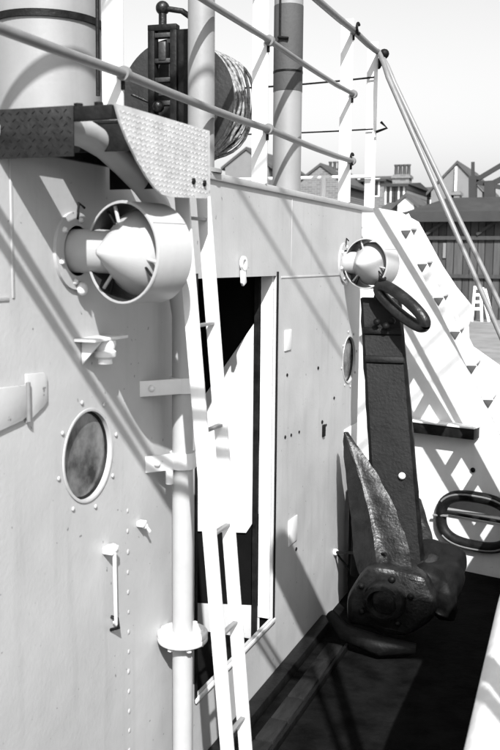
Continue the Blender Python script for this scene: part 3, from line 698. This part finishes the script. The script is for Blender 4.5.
def gable(name, label, X0, X1, Y, D, zeave, zridge, m='brick', ridge_y=True, fac='front'):
    t = thing(name, label, 'house', ((X0+X1)/2, Y+D/2, .45))
    MB().box(X0, X1, Y, Y+D, .45, zeave).build('wall', M[m], t)
    if ridge_y:   # gable faces us
        xm = (X0+X1)/2
        MB().prism([(X0, Y, zeave), (X1, Y, zeave), (xm, Y, zridge)], (0, .3, 0)).build('gable_wall', M[m], t)
        MB().prism([(X0-.3, Y-.12, zeave-.25), (xm, Y-.12, zridge+.02), (X1+.3, Y-.12, zeave-.25), (X1+.3, Y-.12, zeave-.05), (xm, Y-.12, zridge+.22), (X0-.3, Y-.12, zeave-.05)], (0, D+.3, 0)).build('roof', M['slate'], t)
    else:
        MB().prism([(X0-.2, Y-.3, zeave), (X0-.2, Y+D+.3, zeave), (X0-.2, Y+D/2, zridge)], (X1-X0+.4, 0, 0)).build('roof', M['slate'], t)
        MB().box(X0-.2, X1+.2, Y-.36, Y-.305, zeave-.15, zeave+.02).build('gutter', M['tar'], t)
    return t
def span(pa, pb, Y): return at_y(pa, 200, Y).x, at_y(pb, 200, Y).x
def zz(py, Y, px=420): return at_y(px, py, Y).z
Y1 = 62
a_, b__ = span(431, 482, Y1)
h = gable('gabled_house', 'tall house end with a steep gable above the shed roof', a_, b__, Y1, 9, zz(192, Y1), zz(165, Y1), 'render_')
MB().box(at_y(454.5, 200, Y1).x, at_y(456.5, 200, Y1).x, Y1-.2, Y1-.02, zz(206, Y1), zz(168, Y1)).build('downpipe', M['frame'], h)
for px in (452, 460): chimney(h, at_y(px, 190, Y1).x, Y1-1.2, .45, zz(193, Y1), .35, 0, 'render_')
Y2 = 70
a_, b__ = span(402, 440, Y2)
h = gable('terraced_house', 'low terraced house with a row of white framed windows, left of the gabled house', a_, b__, Y2, 8, zz(194, Y2), zz(183, Y2), 'brick', False)
for px in (410, 417, 424, 431): window(h, at_y(px, 198, Y2).x, Y2, zz(200, Y2), .8, 1.1)
Y3 = 60
a_, b__ = span(384, 406, Y3)
h = gable('terraced_house', 'brick house with two bright windows and a chimney stack of dark pots', a_, b__, Y3, 7, zz(184, Y3), zz(178, Y3), 'brick', False)
for px in (391, 399): window(h, at_y(px, 194, Y3).x, Y3, zz(194, Y3), .75, 1.3)
chimney(h, at_y(394, 178, Y3).x, Y3+2, zz(186, Y3), zz(171, Y3), 1.1, 4)
Y4 = 52
a_, b__ = span(382, 411, Y4)
h = gable('outhouse', 'low building with a grey lean-to roof in front of the brick house', a_, b__, Y4, 5, zz(210, Y4), zz(199, Y4), 'render_', False)
a_, b__ = span(398, 414, 48)
h = gable('outhouse', 'small white gabled shed front just left of the tarred shed', a_, b__, 48, 3, zz(204, 48), zz(197, 48), 'frame')
a_, b__ = span(296, 345, 66)
h = gable('terraced_house', 'pale brick house with a low slate roof, right of the shadow-banded round post', a_, b__, 66, 8, zz(184, 66, 320), zz(166, 66, 320), 'brick')
chimney(h, at_y(325, 178, 66).x, 68, zz(182, 66, 320), zz(168, 66, 320), 1.0, 3)
a_, b__ = span(345, 384, 72)
h = gable('terraced_house', 'brick terrace with paired windows under a dark eave, left of the chimney stack house', a_, b__, 72, 8, zz(180, 72, 360), zz(172, 72, 360), 'brick', False)
for px in (352, 359, 366, 374): window(h, at_y(px, 187, 72).x, 72, zz(188, 72, 360), .9, 1.4)
a_, b__ = span(225, 268, 64)
h = gable('terraced_house', 'pale house with a shallow gable seen below the cable reel', a_, b__, 64, 8, zz(166, 64, 245), zz(150, 64, 245), 'render_')
a_, b__ = span(497, 640, 75)
h = gable('terraced_house', 'long slate roofed terrace at the right edge beyond the gantry', a_, b__, 75, 8, zz(205, 75, 500), zz(196, 75, 500), 'brick', False)
a_, b__ = span(120, 222, 90)
h = gable('warehouse', 'long low brick warehouse hidden behind the cable reel', a_, b__, 90, 12, zz(185, 90, 180), zz(175, 90, 180), 'brick', False)

for o in sc.objects:
    if o.type == 'MESH': o.data.name = o.name
